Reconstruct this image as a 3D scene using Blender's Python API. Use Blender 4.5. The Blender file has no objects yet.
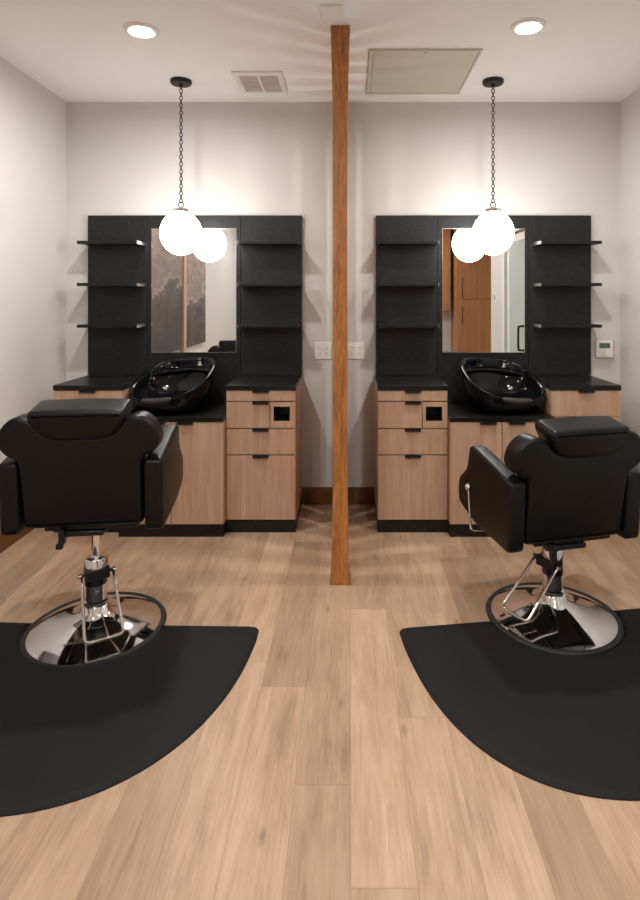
import bpy, bmesh, math, random
from mathutils import Vector, Matrix

random.seed(7)
SC = bpy.context.scene
COL = SC.collection
PI = math.pi
F, CAMH = 575.0, 1.4          # focal length in pixels, eye height

# ------------------------------------------------------------------ helpers
def link(o, parent=None):
    COL.objects.link(o)
    if parent is not None:
        o.parent = parent
    return o

def tag(o, label=None, cat=None, group=None, kind=None):
    if label: o['label'] = label
    if cat: o['category'] = cat
    if group: o['group'] = group
    if kind: o['kind'] = kind
    return o

def thing(name, label, cat, loc=(0, 0, 0), rz=0.0, group=None):
    o = bpy.data.objects.new(name, None)
    o.empty_display_size = 0.05
    link(o)
    o.location = loc
    o.rotation_euler = (0, 0, rz)
    return tag(o, label, cat, group)

def obj(name, bm, mat, parent=None, smooth=None, bevel=0.0, seg=2, loc=None, rot=None, subsurf=0):
    bmesh.ops.recalc_face_normals(bm, faces=bm.faces)
    me = bpy.data.meshes.new(name)
    bm.to_mesh(me)
    bm.free()
    o = bpy.data.objects.new(name, me)
    link(o, parent)
    for m in (mat if isinstance(mat, (list, tuple)) else [mat]):
        me.materials.append(m)
    if loc: o.location = loc
    if rot: o.rotation_euler = rot
    if bevel > 0:
        b = o.modifiers.new('bevel', 'BEVEL')
        b.width = bevel; b.segments = seg; b.limit_method = 'ANGLE'; b.angle_limit = math.radians(35)
        b.harden_normals = False
    if subsurf:
        s = o.modifiers.new('sub', 'SUBSURF'); s.levels = subsurf; s.render_levels = subsurf
    if smooth is not None:
        for p in me.polygons: p.use_smooth = True
        if smooth < 180:
            me.set_sharp_from_angle(angle=math.radians(smooth))
    return o

def NB(): return bmesh.new()

def box(bm, x0, x1, y0, y1, z0, z1):
    vs = [bm.verts.new(p) for p in ((x0,y0,z0),(x1,y0,z0),(x1,y1,z0),(x0,y1,z0),(x0,y0,z1),(x1,y0,z1),(x1,y1,z1),(x0,y1,z1))]
    for f in ((0,3,2,1),(4,5,6,7),(0,1,5,4),(1,2,6,5),(2,3,7,6),(3,0,4,7)):
        bm.faces.new([vs[i] for i in f])
    return bm

def bx(*a): return box(NB(), *a)

def lathe(bm, prof, n=48, c=(0, 0, 0), axis='Z', cap=True):
    """prof: list of (r, h)."""
    rings = []
    for r, h in prof:
        ring = []
        for k in range(n):
            a = 2 * PI * k / n
            p = (r * math.cos(a), r * math.sin(a), h)
            if axis == 'Y': p = (p[0], p[2], p[1])
            if axis == 'X': p = (p[2], p[0], p[1])
            ring.append(bm.verts.new((p[0] + c[0], p[1] + c[1], p[2] + c[2])))
        rings.append(ring)
    for a, b in zip(rings, rings[1:]):
        for k in range(n):
            bm.faces.new((a[k], a[(k + 1) % n], b[(k + 1) % n], b[k]))
    if cap:
        if prof[0][0] > 1e-6: bm.faces.new(rings[0])
        if prof[-1][0] > 1e-6: bm.faces.new(rings[-1])
    bmesh.ops.remove_doubles(bm, verts=bm.verts, dist=1e-6)
    return bm

def tube(bm, pts, r, n=10, closed=False):
    pts = [Vector(p) for p in pts]
    N = len(pts)
    rings = []
    prev = None
    for i in range(N):
        if closed:
            t = (pts[(i + 1) % N] - pts[i - 1]).normalized()
        else:
            t = (pts[min(i + 1, N - 1)] - pts[max(i - 1, 0)]).normalized()
        if prev is None:
            u = t.orthogonal().normalized()
        else:
            u = (prev - t * prev.dot(t)).normalized()
        prev = u
        v = t.cross(u)
        rings.append([bm.verts.new(pts[i] + (u * math.cos(2*PI*k/n) + v * math.sin(2*PI*k/n)) * r) for k in range(n)])
    pairs = list(zip(rings, rings[1:]))
    if closed: pairs.append((rings[-1], rings[0]))
    for a, b in pairs:
        for k in range(n):
            bm.faces.new((a[k], a[(k + 1) % n], b[(k + 1) % n], b[k]))
    if not closed:
        bm.faces.new(rings[0]); bm.faces.new(rings[-1])
    return bm

def spline(pts, per=6, closed=True):
    """Catmull-Rom through the points."""
    P = [Vector(p) for p in pts]
    n = len(P); out = []
    rng = range(n) if closed else range(n - 1)
    for i in rng:
        if closed: a, b, c, d = P[i - 1], P[i], P[(i + 1) % n], P[(i + 2) % n]
        else: a, b, c, d = P[max(i - 1, 0)], P[i], P[i + 1], P[min(i + 2, n - 1)]
        for k in range(per):
            t = k / per
            out.append(0.5 * ((2 * b) + (c - a) * t + (2*a - 5*b + 4*c - d) * t*t + (-a + 3*b - 3*c + d) * t**3))
    if not closed: out.append(P[-1])
    return out

def rounded(pts, radius, n=5):
    """Polygon with rounded corners (2D); radius may be a list."""
    out = []
    N = len(pts)
    for i in range(N):
        r = radius[i] if isinstance(radius, (list, tuple)) else radius
        p = Vector(pts[i]); a = Vector(pts[i - 1]); b = Vector(pts[(i + 1) % N])
        da, db = (a - p), (b - p)
        la, lb = da.length, db.length
        r2 = min(r, la * .45, lb * .45)
        s, e = p + da / la * r2, p + db / lb * r2
        for k in range(n + 1):
            t = k / n
            out.append(s * (1 - t)**2 + p * 2 * t * (1 - t) + e * t * t)
    return out

def extrude(bm, poly, mapf, d0, d1):
    """2D polygon extruded from depth d0 to d1; mapf(u, v, d) -> xyz."""
    a = [bm.verts.new(mapf(p[0], p[1], d0)) for p in poly]
    b = [bm.verts.new(mapf(p[0], p[1], d1)) for p in poly]
    bm.faces.new(a); bm.faces.new(list(reversed(b)))
    n = len(poly)
    for k in range(n):
        bm.faces.new((a[k], b[k], b[(k + 1) % n], a[(k + 1) % n]))
    return bm

def pad(poly, mapf, d0, d1, r, steps=5, puff=0.0):
    """Upholstered slab: a 2D outline whose two faces round over with radius r (inset rings), plus a slight crown."""
    bm = NB()
    n = len(poly)
    P = [Vector((p[0], p[1])) for p in poly]
    area = sum(P[i].x * P[(i+1) % n].y - P[(i+1) % n].x * P[i].y for i in range(n))
    if area < 0: P.reverse()
    nor = []
    for i in range(n):
        t = (P[(i + 1) % n] - P[i - 1])
        nor.append(Vector((t.y, -t.x)).normalized())
    rings = []
    def ring(ins, d): rings.append([bm.verts.new(mapf(P[i].x - nor[i].x * ins, P[i].y - nor[i].y * ins, d)) for i in range(n)])
    for k in range(steps + 1):
        a = PI / 2 * k / steps
        ring(r * (1 - math.sin(a)), d0 + r * (1 - math.cos(a)))
    for k in range(steps + 1):
        a = PI / 2 * k / steps
        ring(r * (1 - math.cos(a)), d1 - r * (1 - math.sin(a)))
    for A, B in zip(rings, rings[1:]):
        for k in range(n):
            bm.faces.new((A[k], A[(k + 1) % n], B[(k + 1) % n], B[k]))
    bm.faces.new(rings[0]); bm.faces.new(rings[-1])
    return bm

# ------------------------------------------------------------------ materials
class NT:
    def __init__(s, name):
        s.m = bpy.data.materials.new(name); s.m.use_nodes = True
        s.t = s.m.node_tree
        s.b = s.t.nodes['Principled BSDF']
    def n(s, typ, props=None, **ins):
        nd = s.t.nodes.new(typ)
        for k, v in (props or {}).items(): setattr(nd, k, v)
        for k, v in ins.items():
            key = int(k[1:]) if k[0] == 'i' and k[1:].isdigit() else k.replace('_', ' ')
            sock = nd.inputs[key]
            if isinstance(v, bpy.types.NodeSocket): s.t.links.new(v, sock)
            else: sock.default_value = v
        return nd
    def math(s, op, a, b=0.0, c=0.0):
        return s.n('ShaderNodeMath', {'operation': op}, i0=a, i1=b, i2=c).outputs[0]
    def set(s, **ins):
        for k, v in ins.items():
            sock = s.b.inputs[k.replace('_', ' ')]
            if isinstance(v, bpy.types.NodeSocket): s.t.links.new(v, sock)
            else: sock.default_value = v
        return s
    def coord(s, scale=(1, 1, 1), rot=(0, 0, 0), kind='Object'):
        c = s.n('ShaderNodeTexCoord').outputs[kind]
        return s.n('ShaderNodeMapping', None, Vector=c, Scale=scale, Rotation=rot).outputs[0]
    def noise(s, vec, scale=5.0, detail=4.0, rough=0.5, dist=0.0):
        return s.n('ShaderNodeTexNoise', None, Vector=vec, Scale=scale, Detail=detail, Roughness=rough, Distortion=dist).outputs['Fac']
    def ramp(s, fac, stops, interp='LINEAR'):
        r = s.n('ShaderNodeValToRGB', None, Fac=fac)
        e = r.color_ramp.elements
        r.color_ramp.interpolation = interp
        while len(e) < len(stops): e.new(0.5)
        for el, (p, c) in zip(e, stops):
            el.position = p; el.color = (c[0], c[1], c[2], 1)
        return r.outputs['Color']
    def mix(s, fac, a, b, blend='MIX'):
        nd = s.t.nodes.new('ShaderNodeMix'); nd.data_type = 'RGBA'; nd.blend_type = blend
        for i, v in ((0, fac), (6, a), (7, b)):
            if isinstance(v, bpy.types.NodeSocket): s.t.links.new(v, nd.inputs[i])
            else: nd.inputs[i].default_value = v if i == 0 else (v[0], v[1], v[2], 1)
        return nd.outputs[2]
    def bump(s, h, strength=0.1, dist=0.01):
        o = s.n('ShaderNodeBump', None, Height=h, Strength=strength, Distance=dist).outputs[0]
        s.t.links.new(o, s.b.inputs['Normal'])
        return s

def rgba(c): return (c[0], c[1], c[2], 1)

def plain(name, col, rough=0.5, metal=0.0, spec=0.5, bump=None):
    m = NT(name)
    m.set(Base_Color=rgba(col), Roughness=rough, Metallic=metal, Specular_IOR_Level=spec)
    if bump:
        m.bump(m.noise(m.coord(), bump[0], 3.0), bump[1], bump[2])
    return m.m

def paint(name, col, rough=0.6):
    m = NT(name)
    v = m.noise(m.coord(), 1.3, 3.0)
    m.set(Base_Color=m.mix(v, [c * .97 for c in col], [min(1, c * 1.03) for c in col]), Roughness=rough, Specular_IOR_Level=0.3)
    m.bump(m.noise(m.coord(), 160.0, 2.0), 0.05, 0.002)
    return m.m

M = {}
M['wall'] = paint('wall_paint', (0.600, 0.588, 0.568), 0.55)
M['ceiling'] = paint('ceiling_paint', (0.90, 0.895, 0.885), 0.7)
M['white'] = plain('white_plastic', (0.80, 0.78, 0.75), 0.4)
M['vent_grey'] = plain('vent_grey', (0.42, 0.39, 0.36), 0.6)
M['hatch'] = paint('hatch_paint', (0.58, 0.565, 0.49), 0.55)
M['chrome'] = plain('chrome', (0.80, 0.80, 0.82), 0.07, 1.0)
M['steel'] = plain('brushed_steel', (0.62, 0.61, 0.60), 0.25, 1.0)
M['cap'] = plain('satin_cap', (0.62, 0.61, 0.60), 0.42, 1.0)
M['gloss_black'] = plain('gloss_black', (0.010, 0.010, 0.012), 0.12)
M['black_metal'] = plain('black_metal', (0.008, 0.008, 0.008), 0.38, 0.0, 0.35)
M['rubber'] = plain('black_rubber', (0.012, 0.012, 0.013), 0.55)
M['neck_rubber'] = plain('neck_rubber', (0.022, 0.022, 0.022), 0.5)
M['ceramic'] = plain('black_ceramic', (0.004, 0.004, 0.005), 0.045, 0.0, 0.27)
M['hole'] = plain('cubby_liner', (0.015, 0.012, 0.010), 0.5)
M['mirror'] = plain('mirror_glass', (0.90, 0.91, 0.91), 0.0, 1.0)
M['lcd'] = plain('lcd_screen', (0.10, 0.13, 0.12), 0.2)
M['slot'] = plain('slot_grey', (0.10, 0.09, 0.09), 0.6)

def mk_leather():
    m = NT('black_leather')
    c = m.coord()
    m.set(Base_Color=rgba((0.0045, 0.0045, 0.0048)), Roughness=0.38, Specular_IOR_Level=0.28)
    v = m.n('ShaderNodeTexVoronoi', None, Vector=c, Scale=260.0).outputs['Distance']
    m.bump(v, 0.12, 0.002)
    return m.m
M['leather'] = mk_leather()

def mk_laminate(name, base, rough):
    m = NT(name)
    c = m.coord((.45, 1, 1.0))
    f = m.noise(c, 70.0, 5.0, 0.8)
    m.set(Base_Color=m.ramp(f, [(0.36, [b * .45 for b in base]), (0.50, [b * .9 for b in base]), (0.68, [b * 2.3 for b in base])]), Roughness=rough, Specular_IOR_Level=0.32)
    m.bump(f, 0.25, 0.003)
    return m.m
M['laminate'] = mk_laminate('black_laminate', (0.0095, 0.0093, 0.0092), 0.45)
M['counter'] = mk_laminate('black_counter', (0.0075, 0.0075, 0.0075), 0.33)

def mk_mat():
    m = NT('mat_foam')
    f = m.noise(m.coord(), 130.0, 3.0, .7)
    g = m.noise(m.coord(), 2.0, 2.0)
    m.set(Base_Color=m.mix(g, (0.0058, 0.0058, 0.0062), (0.0085, 0.0085, 0.0088)), Roughness=0.66, Specular_IOR_Level=0.24)
    m.bump(f, 0.35, 0.004)
    return m.m
M['mat'] = mk_mat()

def mk_wood(name, dark, mid, light, scale=(46, 46, 1.6), rough=0.42, rnd=True, streak=1.0):
    """Straight grain running along local Z."""
    m = NT(name)
    c = m.n('ShaderNodeTexCoord').outputs['Object']
    if rnd:
        r = m.n('ShaderNodeObjectInfo').outputs['Random']
        off = m.n('ShaderNodeCombineXYZ', None, X=m.math('MULTIPLY', r, 13.0), Y=0.0, Z=m.math('MULTIPLY', r, 5.0)).outputs[0]
        c = m.n('ShaderNodeVectorMath', {'operation': 'ADD'}, i0=c, i1=off).outputs[0]
    a = m.n('ShaderNodeMapping', None, Vector=c, Scale=scale).outputs[0]
    f1 = m.noise(a, 3.0, 6.0, 0.65)
    b = m.n('ShaderNodeMapping', None, Vector=c, Scale=(scale[0] * .22, scale[1] * .22, scale[2] * .25)).outputs[0]
    f2 = m.noise(b, 2.2, 3.0, 0.5, 0.4)
    f = m.math('ADD', m.math('MULTIPLY', f1, 0.62), m.math('MULTIPLY', f2, 0.38 * streak))
    m.set(Base_Color=m.ramp(f, [(0.32, dark), (0.5, mid), (0.68, light)]), Roughness=rough, Specular_IOR_Level=0.35)
    m.bump(f1, 0.06, 0.002)
    return m.m
M['oak'] = mk_wood('light_oak', (0.36, 0.215, 0.135), (0.475, 0.305, 0.205), (0.57, 0.39, 0.275))
M['oak_side'] = mk_wood('light_oak_side', (0.34, 0.20, 0.125), (0.445, 0.28, 0.185), (0.53, 0.36, 0.25))
M['brown_wood'] = mk_wood('brown_stained_wood', (0.095, 0.034, 0.011), (0.15, 0.056, 0.018), (0.21, 0.085, 0.030), (20, 20, 20))
M['honey'] = mk_wood('honey_cabinet_wood', (0.24, 0.10, 0.036), (0.33, 0.15, 0.058), (0.40, 0.20, 0.085), (30, 30, 1.5))

def mk_post():
    m = NT('stained_oak_post')
    n1 = m.noise(m.coord((70, 70, 6.0)), 2.0, 5.0, 0.7, 1.4)
    n2 = m.noise(m.coord((14, 14, 1.6)), 2.0, 3.0, 0.55, 2.2)
    f = m.math('ADD', m.math('MULTIPLY', n1, 0.55), m.math('MULTIPLY', n2, 0.45))
    m.set(Base_Color=m.ramp(f, [(0.36, (0.19, 0.068, 0.016)), (0.5, (0.39, 0.148, 0.034)), (0.64, (0.54, 0.235, 0.070))]), Roughness=0.38)
    m.bump(n1, 0.1, 0.002)
    return m.m
M['post'] = mk_post()

def mk_floor():
    m = NT('oak_plank_floor')
    P = m.n('ShaderNodeTexCoord').outputs['Object']
    s = m.n('ShaderNodeSeparateXYZ', None, Vector=P)
    X, Y = s.outputs[0], s.outputs[1]
    W, L = 0.1595, 1.22
    xr = m.math('DIVIDE', m.math('ADD', X, -0.0015 + 16 * W), W)
    row = m.math('FLOOR', xr)
    rn = m.n('ShaderNodeTexWhiteNoise', {'noise_dimensions': '1D'}, W=row).outputs['Value']
    yr = m.math('ADD', m.math('DIVIDE', Y, L), m.math('MULTIPLY', rn, 9.0))
    colm = m.math('FLOOR', yr)
    idv = m.n('ShaderNodeCombineXYZ', None, X=row, Y=colm, Z=3.3).outputs[0]
    wn = m.n('ShaderNodeTexWhiteNoise', {'noise_dimensions': '3D'}, Vector=idv)
    bid = wn.outputs['Value']
    gz = m.math('MULTIPLY', bid, 37.0)
    def g(sx, sy, scale, det, rough, dist):
        v = m.n('ShaderNodeCombineXYZ', None, X=m.math('MULTIPLY', X, sx), Y=m.math('MULTIPLY', Y, sy), Z=gz).outputs[0]
        return m.noise(v, scale, det, rough, dist)
    fine = g(44.0, 2.2, 3.0, 7.0, 0.72, 0.5)
    broad = g(7.0, 0.9, 2.2, 3.0, 0.55, 1.2)
    blot = g(3.0, 1.6, 1.6, 2.0, 0.5, 0.5)
    f = m.math('ADD', m.math('ADD', m.math('MULTIPLY', fine, 0.40), m.math('MULTIPLY', broad, 0.36)), m.math('MULTIPLY', blot, 0.24))
    col = m.ramp(f, [(0.32, (0.235, 0.146, 0.090)), (0.48, (0.405, 0.270, 0.176)), (0.66, (0.520, 0.370, 0.256))])
    tone = m.ramp(bid, [(0.0, (0.78, 0.75, 0.72)), (0.25, (0.96, 0.95, 0.94)), (0.7, (1.04, 1.03, 1.02)), (1.0, (1.13, 1.13, 1.12))])
    col = m.mix(1.0, col, tone, 'MULTIPLY')
    # sparse knots
    vk = m.n('ShaderNodeCombineXYZ', None, X=m.math('MULTIPLY', X, 3.1), Y=m.math('MULTIPLY', Y, 1.25), Z=gz).outputs[0]
    vor = m.n('ShaderNodeTexVoronoi', {'voronoi_dimensions': '2D'}, Vector=vk, Scale=1.0)
    kn = m.n('ShaderNodeMapRange', None, Value=vor.outputs['Distance'], i1=0.008, i2=0.045, i3=0.5, i4=0.0).outputs[0]
    col = m.mix(kn, col, (0.15, 0.085, 0.05))
    # seams
    fx = m.math('FRACT', xr); fy = m.math('FRACT', yr)
    ex = m.math('MINIMUM', fx, m.math('SUBTRACT', 1.0, fx))
    ey = m.math('MINIMUM', fy, m.math('SUBTRACT', 1.0, fy))
    sx = m.math('LESS_THAN', ex, 0.0065); sy = m.math('LESS_THAN', ey, 0.0009)
    seam = m.math('MULTIPLY', m.math('MAXIMUM', sx, sy), 0.42)
    col = m.mix(seam, col, (0.16, 0.095, 0.06))
    m.set(Base_Color=col, Roughness=m.math('ADD', 0.36, m.math('MULTIPLY', fine, 0.16)), Specular_IOR_Level=0.4)
    m.bump(m.math('SUBTRACT', fine, m.math('MULTIPLY', seam, 3.0)), 0.05, 0.002)
    return m.m
M['floor'] = mk_floor()

def emit(name, col, strength):
    m = NT(name)
    m.set(Base_Color=rgba((0.9, 0.9, 0.9)), Emission_Color=rgba(col), Emission_Strength=strength, Roughness=0.25)
    return m.m
M['globe'] = emit('opal_globe', (1.0, 0.965, 0.92), 14.5)
M['lens'] = emit('downlight_lens', (1.0, 0.96, 0.915), 720.0)
M['lens_back'] = emit('downlight_lens_back', (1.0, 0.97, 0.935), 800.0)

def mk_art(name, seed):
    m = NT(name)
    c = m.n('ShaderNodeTexCoord').outputs['Object']
    c = m.n('ShaderNodeMapping', None, Vector=c, Location=(seed, seed * 2.0, 0.0), Scale=(1, .42, 1)).outputs[0]
    a = m.noise(c, 1.6, 6.0, 0.55, 0.8)
    b = m.noise(c, 5.0, 6.0, 0.6, 1.2)
    z = m.n('ShaderNodeSeparateXYZ', None, Vector=m.n('ShaderNodeTexCoord').outputs['Object']).outputs[2]
    f = m.math('ADD', m.math('ADD', m.math('MULTIPLY', a, 0.75), m.math('MULTIPLY', b, 0.3)), m.math('MULTIPLY', m.math('SUBTRACT', z, 0.75), 0.28))
    m.set(Base_Color=m.ramp(f, [(0.34, (0.055, 0.048, 0.044)), (0.47, (0.12, 0.10, 0.088)), (0.50, (0.33, 0.25, 0.22)), (0.55, (0.19, 0.155, 0.14)), (0.60, (0.24, 0.19, 0.17)), (0.75, (0.46, 0.33, 0.29))]), Roughness=0.7)
    return m.m

def mk_glass():
    m = NT('frosted_green_glass')
    m.set(Base_Color=rgba((0.62, 0.74, 0.70)), Roughness=0.25, Transmission_Weight=0.35, IOR=1.45)
    return m.m
M['door_glass'] = mk_glass()

# ------------------------------------------------------------------ room shell
XL, XR, YB, YR, ZC = -1.92, 1.826, 3.89, -2.1, 2.72
XFAR = 2.45
def struct(name, bm, mat, **k):
    return tag(obj(name, bm, mat, **k), kind='structure')

struct('floor', bx(XL - .1, XFAR + .1, YR - .1, YB + .1, -0.06, 0.0), M['floor'])
struct('ceiling', bx(XL - .1, XFAR + .1, YR - .1, YB + .1, ZC, ZC + 0.06), M['ceiling'])
struct('wall_back', bx(XL - .1, XR + .1, YB, YB + .1, 0, ZC), M['wall'])
struct('wall_left', bx(XL - .1, XL, YR, YB, 0, ZC), M['wall'])
# right wall with the glass door opening (y 0.92 .. 1.86)
DY0, DY1, DZ = 0.93, 1.87, 2.12
rw = NB()
box(rw, XR, XR + .1, DY1, YB, 0, ZC)
box(rw, XR, XR + .1, 0.26, DY0, 0, ZC)
box(rw, XR, XR + .1, DY0, DY1, DZ, ZC)
struct('wall_right', rw, M['wall'])
struct('wall_rear', bx(XL - .1, XFAR + .1, YR - .1, YR, 0, ZC), M['wall'])
struct('wall_alcove', bx(XFAR, XFAR + .1, YR, 0.36, 0, ZC), M['wall'])
struct('wall_return', bx(XR + .1, XFAR, 0.26, 0.36, 0, ZC), M['wall'])
struct('wall_hall', bx(XR + .9, XR + 1.0, 0.36, 2.6, 0, ZC), M['wall'])

BH = 0.115
def base(name, bm):
    return struct(name, bm, M['brown_wood'], bevel=0.004)
base('baseboard_back', bx(XL + .014, XR - .014, YB - 0.014, YB, 0, BH))
base('baseboard_left', bx(XL, XL + 0.014, YR, YB, 0, BH))
bb = NB(); box(bb, XR - 0.014, XR, DY1 + .06, YB, 0, BH); box(bb, XR - 0.014, XR, .26, DY0 - .06, 0, BH)
base('baseboard_right', bb)

# glass door in the right wall (seen in the right mirror)
dn = tag(obj('door_1', bx(-.02, .02, 0.09, DY1 - DY0 - .09, 0.10, DZ - .10), M['door_glass'], loc=(XR + .05, DY0, 0)), kind='structure')
fr = NB()
box(fr, -.025, .025, 0.01, 0.09, 0.005, DZ - .01); box(fr, -.025, .025, DY1 - DY0 - .09, DY1 - DY0 - .01, 0.005, DZ - .01)
box(fr, -.025, .025, 0.09, DY1 - DY0 - .09, DZ - .10, DZ - .01); box(fr, -.025, .025, 0.09, DY1 - DY0 - .09, 0.005, 0.10)
obj('door_frame', fr, M['white'], dn, bevel=.003)
hy = 0.66
tag(obj('door_handle', tube(NB(), spline([(-.02, hy, .83), (-.075, hy, .835), (-.085, hy, .86), (-.085, hy, 1.06), (-.075, hy, 1.085), (-.02, hy, 1.09)], 4, False), .012), M['black_metal'], dn, smooth=60), label='black handle')
tr = NB()
box(tr, XR - .014, XR, DY0 - .06, DY0, 0, DZ + .06); box(tr, XR - .014, XR, DY1, DY1 + .06, 0, DZ + .06); box(tr, XR - .014, XR, DY0, DY1, DZ, DZ + .06)
struct('trim_1', tr, M['white'], bevel=.003)

# ------------------------------------------------------------------ slatted divider (post row)
PW = [(0.0, .0975), (.06, .094), (.13, .087), (.25, .079), (.42, .073), (.62, .071), (1.2, .070), (1.9, .071), (2.25, .074), (2.42, .079), (2.56, .085), (2.66, .091), (2.72, .0935)]
PX = -0.0478
div = thing('slat_divider', 'orange-brown wooden post divider running from floor to ceiling between the two stations', 'room divider', (PX, 2.84, 0))
bm = NB(); rings = []
for z, w in PW:
    zz = min(max(z, .022), ZC - .012)
    rings.append([bm.verts.new(p) for p in ((-w/2, -.045, zz), (w/2, -.045, zz), (w/2, .045, zz), (-w/2, .045, zz))])
for a, b in zip(rings, rings[1:]):
    for k in range(4): bm.faces.new((a[k], a[(k+1) % 4], b[(k+1) % 4], b[k]))
bm.faces.new(rings[0]); bm.faces.new(rings[-1])
obj('post', bm, M['post'], div, bevel=.002)
obj('base_trim', bx(-.0505, .0505, -.048, .048, 0, .022), M['post'], div, bevel=.002)
obj('top_trim', bx(-.048, .048, -.047, .047, ZC - .012, ZC), M['post'], div, bevel=.002)
for k in range(6):
    y = 0.172 * (k + 1)
    obj('slat', bx(-.027, .027, y - .045, y + .045, 0, ZC), M['post'], div, bevel=.002)

# ------------------------------------------------------------------ stations
def handle(bm, xc, yf, zt, w=.095):
    box(bm, xc - w/2, xc + w/2, yf - .016, yf + .004, zt - .002, zt + .0015)
    box(bm, xc - w/2, xc + w/2, yf - .016, yf - .013, zt - .011, zt - .002)
    return bm

YF, YS, YP = 3.418, 3.354, 3.862   # cabinet front, sink cabinet front, panel front

def wall_panel(x0, x1, mx0, mx1, side, lab):
    """Black wall panel of three boards with six shelves. Local origin at floor under its left edge."""
    t = thing('wall_panel', lab, 'wall panel', (x0, YP, 0))
    W = x1 - x0
    s0, s1 = mx0 - x0 - .028, mx1 - x0 + .028
    zb, zt = 0.876, 1.948
    obj('side_board', bx(0, s0 - .001, 0, .026, zb, zt), M['laminate'], t, bevel=.0015)
    obj('center_board', bx(s0 + .001, s1 - .001, 0.0, .026, .704, zt), M['laminate'], t, bevel=.0015)
    obj('side_board', bx(s1 + .001, W, 0, .026, zb, zt), M['laminate'], t, bevel=.0015)
    for (a, b, inner) in (((-.004, .385, 1), (W - .402, W - .011, -1)) if side < 0 else ((.015, .398, 1), (W - .387, W + .008, -1))):
        for z in (1.764, 1.491, 1.221):
            sh = obj('shelf', bx(a, b, -.148, 0.0, z - .020, z), M['counter'], t, bevel=.0012)
            xe = b if inner > 0 else a
            tag(obj('end_cap', bx(xe - .001, xe + .0015, -.148, -.004, z - .020, z) if inner > 0 else bx(xe - .0015, xe + .001, -.148, -.004, z - .020, z), M['cap'], sh), label='shiny metal shelf end cap')
    return t

def mirror(mx0, mx1, lab):
    t = thing('wall_mirror', lab, 'mirror', (mx0, YP, 1.027))
    w, h = mx1 - mx0, .833
    obj('glass', bx(.003, w - .003, -.0075, -.0065, .003, h - .003), M['mirror'], t)
    fr = NB()
    box(fr, 0, .003, -.008, 0, 0, h); box(fr, w - .003, w, -.008, 0, 0, h)
    box(fr, .003, w - .003, -.008, 0, 0, .003); box(fr, .003, w - .003, -.008, 0, h - .003, h)
    box(fr, .003, w - .003, -.0065, 0, .003, h - .003)
    obj('edge', fr, M['steel'], t)
    return t

def cab_body(t, W, D, z0, z1, mat):
    b = NB()
    box(b, 0, W, .020, D, z0, z1)
    return obj('body', b, mat, t, bevel=.001)

def drawer_cabinet(x0, x1, lab):
    W = x1 - x0; D = YP - .002 - YF
    t = thing('drawer_cabinet', lab, 'cabinet', (x0, YF, 0))
    c = NB()
    # carcass with an opening behind the cubby panel
    hx0, hx1, hz0, hz1 = W - .130, W - .033, .662, .748
    box(c, 0, W, .022, D, .070, .640); box(c, 0, hx0 - .01, .022, D, .640, .845)
    box(c, hx1 + .008, W, .022, D, .640, .845); box(c, hx0 - .01, hx1 + .008, .022, D, .762, .845)
    box(c, hx0 - .01, hx1 + .008, .20, D, .640, .762)
    obj('body', c, M['oak_side'], t)
    g = .002
    def dr(a, b, z0, z1, hc=True):
        f = obj('drawer', bx(a + g, b - g, 0, .021, z0 + g, z1 - g), M['oak'], t, bevel=.0012)
        tag(obj('handle', handle(NB(), W / 2, 0, z1 - g), M['black_metal'], f), label='black edge pull')
    dr(0, W, .780, .845)
    dr(0, W - .152, .619, .777)
    dr(0, W, .462, .616)
    dr(0, W, .074, .459)
    p = NB()
    a, b, z0, z1 = W - .149, W - g, .621, .775
    box(p, a, hx0, 0, .021, z0, z1); box(p, hx1, b, 0, .021, z0, z1)
    box(p, hx0, hx1, 0, .021, z0, hz0); box(p, hx0, hx1, 0, .021, hz1, z1)
    pn = obj('cubby_panel', p, M['oak'], t)
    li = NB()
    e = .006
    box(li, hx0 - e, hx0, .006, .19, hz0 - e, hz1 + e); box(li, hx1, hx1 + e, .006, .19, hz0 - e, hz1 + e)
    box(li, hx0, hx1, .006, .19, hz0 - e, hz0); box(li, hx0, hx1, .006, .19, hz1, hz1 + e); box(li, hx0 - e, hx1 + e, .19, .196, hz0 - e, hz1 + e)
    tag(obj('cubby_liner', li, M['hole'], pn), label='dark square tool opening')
    obj('toe_kick', bx(0, W, .002, D, 0, .070), M['counter'], t)
    obj('countertop', bx(-.002, W + .002, -.004, YP - .002 - YF, .845, .875), M['counter'], t, bevel=.0015)
    return t

def side_cabinet(x0, x1, lab):
    W = x1 - x0; D = YP - .002 - YF
    t = thing('side_cabinet', lab, 'cabinet', (x0, YF, 0))
    cab_body(t, W, D, .070, .845, M['oak_side'])
    g = .002
    f = obj('drawer', bx(g, W - g, 0, .0195, .69, .843), M['oak'], t, bevel=.0012)
    tag(obj('handle', handle(NB(), W / 2, 0, .843), M['black_metal'], f), label='black edge pull')
    f = obj('door', bx(g, W - g, 0, .0195, .074, .686), M['oak'], t, bevel=.0012)
    tag(obj('handle', handle(NB(), W / 2, 0, .686), M['black_metal'], f), label='black edge pull')
    obj('toe_kick', bx(0, W, .002, D, 0, .070), M['counter'], t)
    obj('countertop', bx(-.002, W + .002, -.004, YP - .002 - YF, .845, .875), M['counter'], t, bevel=.0015)
    return t

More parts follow.
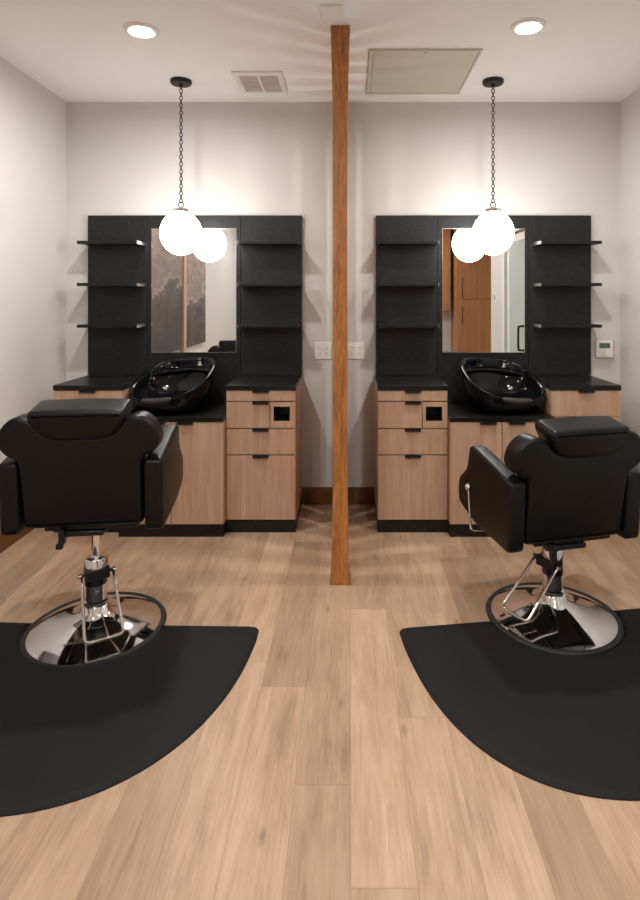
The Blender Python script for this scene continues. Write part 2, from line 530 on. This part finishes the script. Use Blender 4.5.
def sink_cabinet(x0, x1, lab):
    W = x1 - x0; D = YP - .002 - YS
    t = thing('sink_cabinet', lab, 'cabinet', (x0, YS, 0))
    cab_body(t, W, D, .070, .672, M['oak_side'])
    g = .002
    for a, b, hc in ((0, W/2, W/2 - .083), (W/2, W, W/2 + .083)):
        f = obj('door', bx(a + g, b - g, 0, .0195, .074, .669), M['oak'], t, bevel=.0012)
        tag(obj('handle', handle(NB(), hc, 0, .669), M['black_metal'], f), label='black edge pull')
    obj('toe_kick', bx(0, W, .002, D, 0, .070), M['counter'], t)
    obj('countertop', bx(0, W, -.004, YP - .002 - YS, .672, .700), M['counter'], t, bevel=.0015)
    return t

def shampoo_bowl(cx, cy, rc, phi, lat, lab):
    """Black salon basin with tilted rim. Local -Y is the neck side; rc = rim centre offset (local)."""
    t = thing('shampoo_bowl', lab, 'shampoo bowl', (cx, cy, .700), phi)
    n = 72; A, B = .241, .240
    def rim(th):
        # th = 0 at the neck (-Y); the rear half is squarer than the neck half
        s, c = math.sin(th), math.cos(th)
        e = .86 if c > 0 else .74
        x = A * math.copysign(abs(s) ** e, s); y = -B * math.copysign(abs(c) ** e, c)
        z = .196 + .41 * y + lat * x
        neck = math.exp(-(th / .42) ** 2)
        y += .030 * neck; z -= .010 * neck
        return Vector((x + rc[0], y + rc[1], z))
    ths = [(-PI + 2 * PI * k / n) for k in range(n)]
    bm = NB(); rings = []
    dr, drz = .035, .050
    N = 14
    dc = Vector((0, .0, 0))
    # outer wall from the foot up to the rim
    for i in range(N + 1):
        a = PI / 2 * i / N
        hor, ver = math.sin(a) ** .75, 1 - math.cos(a)
        ring = []
        for th in ths:
            P = rim(th)
            f = Vector((.115 * math.sin(th), -.115 * math.cos(th), 0.0))
            q = Vector((f.x + (P.x - f.x) * hor, f.y + (P.y - f.y) * hor, P.z * ver - .006 * (i / N) ))
            ring.append(bm.verts.new(q))
        rings.append(ring)
    # rolled lip
    for k in range(1, 10):
        a = PI * k / 9
        ring = []
        for th in ths:
            P = rim(th); o = Vector((P.x - rc[0], P.y - rc[1], 0)).normalized()
            ring.append(bm.verts.new(P + o * (.011 * math.sin(a) - .010 * (1 - math.cos(a))) + Vector((0, 0, -.003 * math.cos(a) + .009 * math.sin(a) - .003))))
        rings.append(ring)
    for i in range(1, N + 1):
        a = PI / 2 * i / N
        ring = []
        for th in ths:
            P = rim(th); o = Vector((P.x - rc[0], P.y - rc[1], 0)).normalized()
            P = P - o * .022
            hor, ver = math.cos(a) ** .62, math.sin(a) ** 1.05
            dcx, dcy = 0.0, -.01
            q = Vector((dcx + (P.x - dcx) * hor + (.001 * math.sin(th) if i == N else 0), dcy + (P.y - dcy) * hor - (.001 * math.cos(th) if i == N else 0), drz + (P.z - drz) * (1 - ver)))
            ring.append(bm.verts.new(q))
        rings.append(ring)
    for a, b in zip(rings, rings[1:]):
        for k in range(n): bm.faces.new((a[k], a[(k+1) % n], b[(k+1) % n], b[k]))
    bm.faces.new(rings[0]); bm.faces.new(rings[-1])
    obj('basin', bm, M['ceramic'], t, smooth=80)
    obj('pedestal', lathe(NB(), [(.135, 0), (.135, .010), (.117, .016), (.114, .030)]), M['ceramic'], t, smooth=40)
    # rear deck inside the rim with faucet, spray hose seat and drain
    dk = NB()
    def dz(y, x=0.0): return .196 + .40 * (y - rc[1]) + lat * x - .030
    outer = []
    for k in range(25):
        P = rim(PI - 1.15 + 2.30 * k / 24); o = Vector((P.x - rc[0], P.y - rc[1], 0)).normalized()
        outer.append((P.x - o.x * .020, P.y - o.y * .020))
    xa, ya = outer[-1]; xb, yb = outer[0]
    inner = [(xa + (xb - xa) * t, ya + (yb - ya) * t + .055 * math.sin(PI * t)) for t in [k / 12 for k in range(1, 12)]]
    extrude(dk, outer + inner, lambda u, v, d: (u, v, dz(v, u) + d), -.018, 0)
    obj('deck', dk, M['ceramic'], t, smooth=40, bevel=.005)
    def onz(y, x=0.0): return dz(y + rc[1], x)
    obj('faucet_knob', lathe(NB(), [(.026, 0), (.028, .006), (.022, .016), (.022, .034), (.026, .040), (.024, .046), (0, .047)], 24, (-.080 + rc[0], .195 + rc[1], onz(.190, -.08))), M['ceramic'], t, smooth=40)
    obj('knob_ring', lathe(NB(), [(.030, 0), (.031, .004), (.027, .007)], 24, (-.080 + rc[0], .195 + rc[1], onz(.190, -.08))), M['chrome'], t, smooth=40)
    sp = NB(); lathe(sp, [(.020, 0), (.022, .005), (.014, .012), (.012, .030), (.017, .036), (.017, .050), (0, .052)], 20, (.095 + rc[0], .195 + rc[1], onz(.190, .095)))
    obj('spray_head', sp, M['chrome'], t, smooth=40)
    obj('drain', lathe(NB(), [(.026, .0), (.024, .004), (.016, .004), (.014, .001), (0, .001)], 24, (0, -.01, drz + .002)), M['chrome'], t, smooth=40)
    # rubber neck rest saddled over the low front of the rim
    nb = NB(); secs = []
    for k in range(13):
        th = -.33 + .66 * k / 12
        P = rim(th); o = Vector((P.x - rc[0], P.y - rc[1], 0)).normalized()
        w = 1 - (abs(k - 6) / 6) ** 3 * .45
        sec = []
        for j in range(12):
            a = 2 * PI * j / 12
            sec.append(nb.verts.new(P + o * (math.cos(a) * .024 * w - .008) + Vector((0, 0, math.sin(a) * .019 * w - .001))))
        secs.append(sec)
    for a, b in zip(secs, secs[1:]):
        for j in range(12): nb.faces.new((a[j], a[(j+1) % 12], b[(j+1) % 12], b[j]))
    nb.faces.new(secs[0]); nb.faces.new(secs[-1])
    tag(obj('neck_rest', nb, M['neck_rubber'], t, smooth=60), label='matt black rubber neck rest')
    return t

def pendant(x, y, lab):
    t = thing('pendant_light', lab, 'pendant light', (x, y, ZC), 0, 'globe pendants')
    obj('canopy', lathe(NB(), [(.064, 0), (.064, -.016), (.058, -.024), (.012, -.026), (.010, -.040), (0, -.041)], 40), M['black_metal'], t, smooth=35)
    zt, zb = 2.690 - ZC, 1.975 - ZC
    ch = NB(); L = .030; step = .0222
    n = int((zt - zb) / step); step = (zt - zb) / n
    for k in range(n):
        zc = zt - step * (k + .5)
        pts = []
        for j in range(16):
            a = 2 * PI * j / 16
            u, v = .0090 * math.cos(a), (L / 2 - .0022) * math.sin(a)
            pts.append((u, 0, zc + v) if k % 2 else (0, u, zc + v))
        tube(ch, pts, .0029, 6, True)
    obj('chain', ch, M['black_metal'], t, smooth=60)
    obj('loop', tube(NB(), [(.016 * math.cos(2*PI*k/20), 0, 1.962 - ZC + .016 * math.sin(2*PI*k/20)) for k in range(20)], .003, 8, True), M['black_metal'], t, smooth=60)
    ft = NB(); lathe(ft, [(.006, 1.948), (.008, 1.944), (.030, 1.940), (.050, 1.936), (.052, 1.916), (.046, 1.912)], 32, (0, 0, -ZC))
    obj('fitter', ft, M['chrome'], t, smooth=35)
    for k in range(3):
        a = 2 * PI * k / 3 + .5
        obj('thumb_screw', lathe(NB(), [(.003, -.010), (.003, .004), (.005, .004), (.005, .010)], 10, (0, 0, 0), 'X'), M['chrome'], t, smooth=35, loc=(.056 * math.cos(a), .056 * math.sin(a), 1.925 - ZC), rot=(0, 0, a))
    pr = [(0.0, 1.655)]
    for k in range(1, 25):
        a = -PI / 2 + PI * k / 26.2
        pr.append((0.1245 * math.cos(a), 1.789 + .134 * math.sin(a)))
    pr.append((.042, 1.914)); pr.append((.042, 1.924))
    tag(obj('globe', lathe(NB(), pr, 48, (0, 0, -ZC), cap=False), M['globe'], t, smooth=80), label='glowing white opal glass globe')
    return t

def downlight(x, y, lab, lens='lens', grp='recessed downlights'):
    t = thing('recessed_downlight', lab, 'downlight', (x, y, ZC), 0, grp)
    obj('trim', lathe(NB(), [(.050, -.006), (.060, -.013), (.068, -.014), (.082, -.009), (.084, 0), (.049, 0), (.049, -.005), (.050, -.006)], 48, cap=False), M['white'], t, smooth=35)
    tag(obj('lens', lathe(NB(), [(0, -.007), (.049, -.007), (.049, -.003), (0, -.003)], 40), M[lens], t, smooth=35), label='bright glowing lens')
    return t

# ------------------------------------------------------------------ salon chair
def salon_chair(loc, yaw, lift, pyaw, lab):
    root = thing('salon_chair', lab, 'chair', loc, 0, 'black salon chairs')
    c, s = math.cos(yaw), math.sin(yaw)
    LE = M['leather']
    def up(bm):          # seat assembly: lifted and swivelled
        bmesh.ops.transform(bm, matrix=Matrix.Rotation(yaw, 4, 'Z') @ Matrix.Translation((0, 0, lift)), verts=bm.verts)
        return bm
    # --- base
    o = obj('base_plate', lathe(NB(), [(.262, .004), (.262, .012), (.250, .017), (.215, .030), (.165, .043), (.115, .057), (.080, .073), (.062, .092), (.056, .112), (.050, .116)], 72), M['chrome'], root, smooth=60)
    obj('base_ring', lathe(NB(), [(.254, 0), (.282, 0), (.284, .006), (.279, .013), (.266, .016), (.257, .011), (.254, 0)], 72, cap=False), M['rubber'], root, smooth=60)
    obj('pump_cylinder', lathe(NB(), [(.046, .112), (.050, .114), (.050, .126), (.043, .130), (.043, .232), (.046, .234), (.046, .300), (.042, .306), (.022, .308)], 40), M['chrome'], root, smooth=40)
    pj = obj('pump_sleeve', lathe(NB(), [(.0435, .195), (.0452, .196), (.0452, .290), (.0435, .292)], 40), M['gloss_black'], root, smooth=40)
    obj('piston', lathe(NB(), [(.0185, .300), (.0185, .350 + lift)], 24), M['chrome'], root, smooth=40)
    R = Matrix.Rotation(pyaw, 4, 'Z')
    br = NB(); box(br, -.048, .048, -.052, .010, .225, .268)
    lathe(br, [(.007, -.068), (.007, .068)], 12, (0, -.035, .250), 'X')
    bmesh.ops.transform(br, matrix=R, verts=br.verts)
    obj('pump_bracket', br, M['black_metal'], root, bevel=.004, smooth=40)
    for sx in (-1, 1):
        pn = NB(); lathe(pn, [(.0105, -.006), (.0105, .006)], 14, (sx * .066, -.035, .250), 'X')
        bmesh.ops.transform(pn, matrix=R, verts=pn.verts)
        obj('pivot_nut', pn, M['steel'], root, smooth=40)
    pts = [(-.062, -.035, .250)] + [tuple(p) for p in spline([(-.062, -.05, .243), (-.066, -.15, .150), (-.070, -.222, .088)], 5, False)] + \
          [(-.064, -.232, .081), (-.054, -.236, .079), (0, -.238, .078), (.054, -.236, .079), (.064, -.232, .081)] + \
          [tuple(p) for p in spline([(.070, -.222, .088), (.066, -.15, .150), (.062, -.05, .243)], 5, False)] + [(.062, -.035, .250)]
    pd = tube(NB(), pts, .0062, 10)
    bmesh.ops.transform(pd, matrix=R, verts=pd.verts)
    tag(obj('foot_pedal', pd, M['chrome'], root, smooth=60), label='bent chrome wire foot pedal')
    # --- under-seat mechanism
    me = NB(); box(me, -.10, .07, -.135, .16, .352, .372); box(me, -.16, .20, -.12, .20, .372, .392)
    lathe(me, [(.034, .330), (.034, .360)], 20)
    obj('seat_mechanism', up(me), M['black_metal'], root, bevel=.003, smooth=35)
    lk = NB(); box(lk, -.098, -.076, -.150, -.120, .325, .385); box(lk, -.104, -.080, -.160, -.135, .312, .334)
    obj('lock_lever', up(lk), M['black_metal'], root, bevel=.004)
    rl = tube(NB(), [(-.02, .05, .372), (-.20, .08, .368), (-.318, .112, .366), (-.330, .118, .372), (-.330, .126, .40), (-.328, .148, .536)], .0052, 8)
    lv = obj('recline_lever', up(rl), M['chrome'], root, smooth=60)
    kb = NB(); bmesh.ops.create_uvsphere(kb, u_segments=20, v_segments=12, radius=.0165, matrix=Matrix.Translation((-.328, .150, .547)))
    obj('lever_knob', up(kb), M['steel'], lv, smooth=80)
    # --- seat
    st = rounded([(-.226, -.115), (.226, -.115), (.226, .345), (-.226, .345)], [.03, .03, .07, .07], 6)
    obj('seat', up(pad(st, lambda u, v, d: (u, v, d), .394, .520, .035)), LE, root, smooth=60)
    # --- back: outline (x, z), reclining slightly
    half = [(0, .766), (.075, .768), (.128, .786), (.165, .825), (.188, .840), (.218, .849), (.252, .838), (.285, .805), (.300, .760), (.297, .728), (.274, .696), (.234, .668), (.2275, .60), (.227, .48), (.225, .415), (.205, .396), (.10, .394), (0, .394)]
    right = [(x, z) for x, z in half]
    left = [(-x, z) for x, z in reversed(half[1:-1])]
    ol = [(p.x, p.y) for p in spline([(x, z, 0) for x, z in right + left], 4)]
    def bk(u, v, d):
        return (u, d - .142 - .165 * (v - .394), v)
    obj('backrest', up(pad(ol, bk, -.012, .098, .020)), LE, root, smooth=60)
    wl = [Vector(bk(x, z, -.0125)) for x, z in [(p.x, p.y) for p in spline([(-.205, .845, 0), (-.172, .800, 0), (-.130, .765, 0), (-.07, .748, 0), (0, .745, 0), (.07, .748, 0), (.130, .765, 0), (.172, .800, 0), (.205, .845, 0)], 5, False)]]
    # --- headrest nested in the scoop
    hh = [(0, .748), (.080, .750), (.130, .768), (.162, .808), (.180, .842), (.174, .864), (.150, .872), (.0, .876)]
    ho = [(p.x, p.y) for p in spline([(x, z, 0) for x, z in hh + [(-x, z) for x, z in reversed(hh[1:-1])]], 5)]
    def hk(u, v, d):
        u += .022 if lift < .05 else 0.0
        y = d - .185 - .30 * (v - .76)
        return (u, y, v + (.20 * (d + .03) if v > .80 else .20 * (d + .03) * (v - .77) / .03 if v > .77 else 0))
    obj('headrest', up(pad(ho, hk, -.034, .110, .020)), LE, root, smooth=60)
    ps = NB()
    for sx in (-1, 1): box(ps, sx * .06 - .008, sx * .06 + .008, -.205, -.195, .70, .80)
    # --- arms (y, z) profile
    ar = rounded([(-.188, .662), (.150, .727), (.185, .722), (.212, .615), (.300, .548), (.305, .435), (.140, .386), (-.168, .374)], [.018, .02, .02, .03, .03, .04, .06, .03], 6)
    for sx in (-1, 1):
        a, b = (.236, .309) if sx > 0 else (-.309, -.236)
        obj('armrest', up(pad(ar, lambda u, v, d: (d, u, v), a, b, .016)), LE, root, smooth=60)
    return root

def floor_mat(cx, cy, yaw, nexp, lab):
    A, B = .695, .912
    RC = .286
    out = []
    # straight rear edge with a round notch for the chair base, then the curved front
    a0 = 0.0
    for k in range(25):
        a = PI + PI * k / 24
        out.append((RC * math.cos(a), RC * math.sin(a) - .0))
    out = [(-RC, -.004)] + out[1:-1] + [(RC, -.004)]
    out += [(A - .045, -.0), (A - .018, -.006), (A - .004, -.024)]
    for k in range(1, 60):
        a = PI * k / 60
        c_, s_ = math.cos(a), math.sin(a)
        x = A * math.copysign(abs(c_) ** (2 / nexp), c_); y = -B * abs(s_) ** (2 / nexp)
        if y > -.04: continue
        out.append((x, y))
    out += [(-A + .004, -.024), (-A + .018, -.006), (-A + .045, 0)]
    n = len(out)
    P = [Vector(p) for p in out]
    ar = sum(P[i].x * P[(i+1) % n].y - P[(i+1) % n].x * P[i].y for i in range(n))
    if ar < 0: P.reverse()
    nor = [Vector(((P[(i+1) % n] - P[i-1]).y, -(P[(i+1) % n] - P[i-1]).x)).normalized() for i in range(n)]
    bm = NB(); rings = []
    for ins, z in ((0, 0), (0, .004), (.004, .0075), (.016, .0145), (.022, .016)):
        rings.append([bm.verts.new((P[i].x - nor[i].x * ins, P[i].y - nor[i].y * ins, z)) for i in range(n)])
    for a, b in zip(rings, rings[1:]):
        for k in range(n): bm.faces.new((a[k], a[(k+1) % n], b[(k+1) % n], b[k]))
    bm.faces.new(rings[0]); bm.faces.new(rings[-1])
    o = obj('anti_fatigue_mat', bm, M['mat'], None, smooth=22, loc=(cx, cy, 0), rot=(0, 0, yaw))
    return tag(o, lab, 'mat', 'half-round floor mats')

# ------------------------------------------------------------------ build left and right stations
LX0, LX1, LM0, LM1 = -1.761, -.323, -1.331, -.762
RX0, RX1, RM0, RM1 = .175, 1.620, .618, 1.172
wall_panel(LX0, LX1, LM0, LM1, -1, 'black wall panel with six shelves, left of the wooden post')
wall_panel(RX0, RX1, RM0, RM1, 1, 'black wall panel with six shelves, right of the wooden post')
mirror(LM0, LM1, 'rectangular mirror on left station, reflecting brown and grey paintings')
mirror(RM0, RM1, 'rectangular mirror on right station, reflecting tall brown wooden cabinet')
drawer_cabinet(-.737, -.324, 'light oak drawer cabinet with black top, just left of the wooden post')
drawer_cabinet(.165, .581, 'light oak drawer cabinet with black top, just right of the wooden post')
sink_cabinet(-1.349, -.739, 'low light oak two-door sink cabinet under the left shampoo bowl')
sink_cabinet(.583, 1.193, 'low light oak two-door sink cabinet under the right shampoo bowl')
side_cabinet(-1.762, -1.351, 'light oak side cabinet with black top by the left wall')
side_cabinet(1.195, 1.610, 'light oak side cabinet with black top below the white thermostat')
shampoo_bowl(-1.104, 3.580, (0, 0), -math.radians(9), .08, 'glossy black shampoo bowl on left station, tilted down to the left')
shampoo_bowl(.949, 3.580, (0, 0), math.radians(9), -.08, 'glossy black shampoo bowl on right station, tilted down to the right')
pendant(-1.030, 3.505, 'glowing white globe pendant on black chain in front of left mirror')
pendant(.872, 3.505, 'glowing white globe pendant on black chain in front of right mirror')
downlight(-1.03, 2.840, 'round white recessed ceiling downlight above the left chair')
downlight(.868, 2.800, 'round white recessed ceiling downlight above the right chair')
floor_mat(-1.072, 2.455, -math.radians(1.8), 2.5, 'black half-round floor mat under the left salon chair')
floor_mat(.886, 2.520, math.radians(8.3), 2.9, 'black half-round floor mat under the right salon chair')
salon_chair((-1.072, 2.428, 0), math.radians(6.5), .093, math.radians(31.2), 'black leather salon chair raised higher, facing the left mirror')
salon_chair((.886, 2.517, 0), math.radians(14.3), 0.0, math.radians(-59.4), 'black leather salon chair with chrome side lever, facing the right mirror')

# ------------------------------------------------------------------ ceiling and wall fittings
t = thing('access_hatch', 'large rectangular olive grey access hatch panel in the ceiling', 'ceiling hatch', (.405, 3.385, ZC))
hf = NB(); a, b = .300, .330
for q in ((-a, a, -b, -b + .016), (-a, a, b - .016, b), (-a, -a + .022, -b + .016, b - .016), (a - .012, a, -b + .016, b - .016)):
    box(hf, q[0], q[1], q[2], q[3], -.012, 0)
obj('frame', hf, M['hatch'], t, bevel=.002)
obj('panel', bx(-a + .025, a - .013, -b + .017, b - .017, -.007, -.001), M['hatch'], t)
obj('latch', lathe(NB(), [(.008, -.010), (.008, -.006), (0, -.006)], 14, (.0, -b + .035, 0)), M['steel'], t)

t = thing('air_vent', 'white ceiling air vent with two grey louvre openings', 'vent', (-.546, 3.528, ZC))
a, b = .148, .172
vf = NB()
for q in ((-a, a, -b, -b + .045), (-a, a, b - .03, b), (-a, -a + .032, -b + .045, b - .03), (a - .032, a, -b + .045, b - .03), (-.006, .006, -b + .045, b - .03)):
    box(vf, q[0], q[1], q[2], q[3], -.012, 0)
obj('frame', vf, M['white'], t, bevel=.002)
lo = NB()
for sx in (0, 1):
    x0, x1 = (-a + .032, -.006) if sx == 0 else (.006, a - .032)
    for k in range(12):
        y = -b + .052 + k * .0225
        box(lo, x0, x1, y, y + .004, -.010, -.002)
obj('louvres', lo, M['white'], t)
obj('backing', bx(-a + .03, a - .03, -b + .044, b - .029, -.0022, -.0005), M['vent_grey'], t)

sd = thing('ceiling_junction_box', 'small square white ceiling box just in front of the wooden post', 'ceiling box', (-.083, 2.655, ZC))
obj('cover', bx(-.053, .053, -.062, .062, -.012, 0), M['white'], sd, bevel=.006, seg=3)

def outlet(x, z, lab):
    t = thing('wall_outlet', lab, 'outlet', (x, YB, z), 0, 'double wall outlets')
    obj('cover_plate', bx(-.056, .056, -.006, 0, -.057, .057), M['white'], t, bevel=.003, seg=2)
    for sx in (-.023, .023):
        for sz in (-.020, .020):
            r = obj('receptacle', extrude(NB(), rounded([(sx - .016, sz - .014), (sx + .016, sz - .014), (sx + .016, sz + .014), (sx - .016, sz + .014)], .009, 4), lambda u, v, d: (u, d, v), -.0085, -.005), M['white'], t)
            sl = NB()
            box(sl, sx - .007, sx - .0045, -.009, -.007, sz - .001, sz + .008); box(sl, sx + .0045, sx + .007, -.009, -.007, sz - .001, sz + .007)
            box(sl, sx - .002, sx + .002, -.009, -.007, sz - .010, sz - .006)
            obj('slot', sl, M['slot'], r)
    return t
outlet(-.182, 1.037, 'white double wall outlet left of the wooden post')
outlet(.040, 1.037, 'white double wall outlet right of the wooden post')

t = thing('thermostat', 'white wall thermostat with small grey screen beside the right station', 'thermostat', (1.712, YB, 1.050))
obj('housing', bx(-.058, .058, -.026, 0, -.058, .058), M['white'], t, bevel=.005, seg=3)
obj('screen', bx(-.036, .036, -.0272, -.025, .006, .040), M['lcd'], t)
for k in range(3):
    obj('button', bx(-.034 + k * .025, -.016 + k * .025, -.0275, -.025, -.034, -.022), M['white'], t, bevel=.001)

# ------------------------------------------------------------------ things only the mirrors show
def painting(y0, y1, mat, lab):
    t = thing('abstract_painting', lab, 'painting', (XL, (y0 + y1) / 2, .815))
    h = (y1 - y0) / 2
    obj('canvas', bx(.004, .032, -h, h, 0, 1.55), mat, t, bevel=.003)
    bk_ = NB(); box(bk_, 0, .006, -h + .03, h - .03, .03, 1.52)
    obj('stretcher_frame', bk_, M['honey'], t)
painting(1.235, 2.75, mk_art('abstract_canvas_warm', 3.1), 'large abstract painting in smoky pink and brown, left part of left mirror')
painting(.19, 1.115, mk_art('abstract_canvas_dark', 9.4), 'darker grey abstract painting beyond wood batten, middle of left mirror')
tag(obj('wood_batten', bx(0, .05, -.045, .045, 0, 2.40), M['oak'], None, bevel=.003, loc=(XL, 1.175, .16)), 'slim vertical light wood batten between the two paintings in left mirror', 'batten')

t = thing('light_switch', 'white light switch on the wall seen in right mirror', 'light switch', (XR, .49, 1.395))
obj('cover_plate', bx(-.006, 0, -.036, .036, -.058, .058), M['white'], t, bevel=.002)
obj('rocker', bx(-.010, -.005, -.016, .016, -.033, .033), M['slot'], t, bevel=.002)

t = thing('tall_cabinet', 'tall honey brown wooden cabinet with black bar handles, seen in right mirror', 'cabinet', (1.72, -1.5, 0))
obj('body', bx(0, .55, -.58, -.022, 0, 2.70), M['honey'], t, bevel=.002)
for z0, z1, hz0, hz1 in ((1.368, 2.69, 1.40, 1.70), (.09, 1.360, .95, 1.25)):
    d = obj('door', bx(.03, .54, -.021, 0, z0, z1), M['honey'], t, bevel=.002)
    hd = tube(NB(), [(.075, 0, hz0), (.075, .03, hz0), (.075, .032, hz0 + .01), (.075, .032, hz1 - .01), (.075, .03, hz1), (.075, 0, hz1)], .006, 8)
    tag(obj('handle', hd, M['black_metal'], d, smooth=60), label='black bar handle')
t = thing('upper_cabinet', 'brown wooden wall cabinet beside the tall cabinet, at left edge of right mirror', 'cabinet', (.92, -1.79, 1.168))
obj('body', bx(0, .745, -.30, -.022, 0, 1.545), M['honey'], t, bevel=.002)
obj('door', bx(.004, .371, -.021, 0, .004, 1.541), M['honey'], t, bevel=.002)
obj('door', bx(.374, .741, -.021, 0, .004, 1.541), M['honey'], t, bevel=.002)

# ------------------------------------------------------------------ more downlights of the same ceiling grid, behind the camera
for x, y, lb in ((-1.03, .75, 'round white recessed downlight, nearest left behind the viewpoint'), (.868, .75, 'round white recessed downlight, nearest right behind the viewpoint'),
                 (-1.03, -1.2, 'round white recessed downlight at the far left end of the room'), (.868, -1.2, 'round white recessed downlight at the far right end of the room')):
    downlight(x, y, lb, 'lens_back')

# ------------------------------------------------------------------ world, camera, view
w = bpy.data.worlds.new('world'); SC.world = w; w.use_nodes = True
w.node_tree.nodes['Background'].inputs[0].default_value = (0.75, 0.82, 0.9, 1)
w.node_tree.nodes['Background'].inputs[1].default_value = 0.3

cam = bpy.data.cameras.new('camera')
cam.sensor_fit = 'AUTO'; cam.sensor_width = 36.0
cam.lens = F / 900.0 * 36.0
cam.shift_x = (320 - 350) / 900.0
cam.shift_y = -(450 - 297) / 900.0
cam.clip_start = 0.05
co = bpy.data.objects.new('camera', cam); link(co)
co.location = (0, 0, CAMH); co.rotation_euler = (PI / 2, 0, 0)
SC.camera = co
vs = SC.view_settings
vs.view_transform = 'Standard'; vs.look = 'None'; vs.gamma = 1.0; vs.use_curve_mapping = False
vs.exposure = 0.32
SC.cycles.use_denoising = True
SC.cycles.max_bounces = 10
SC.cycles.sample_clamp_indirect = 6.0
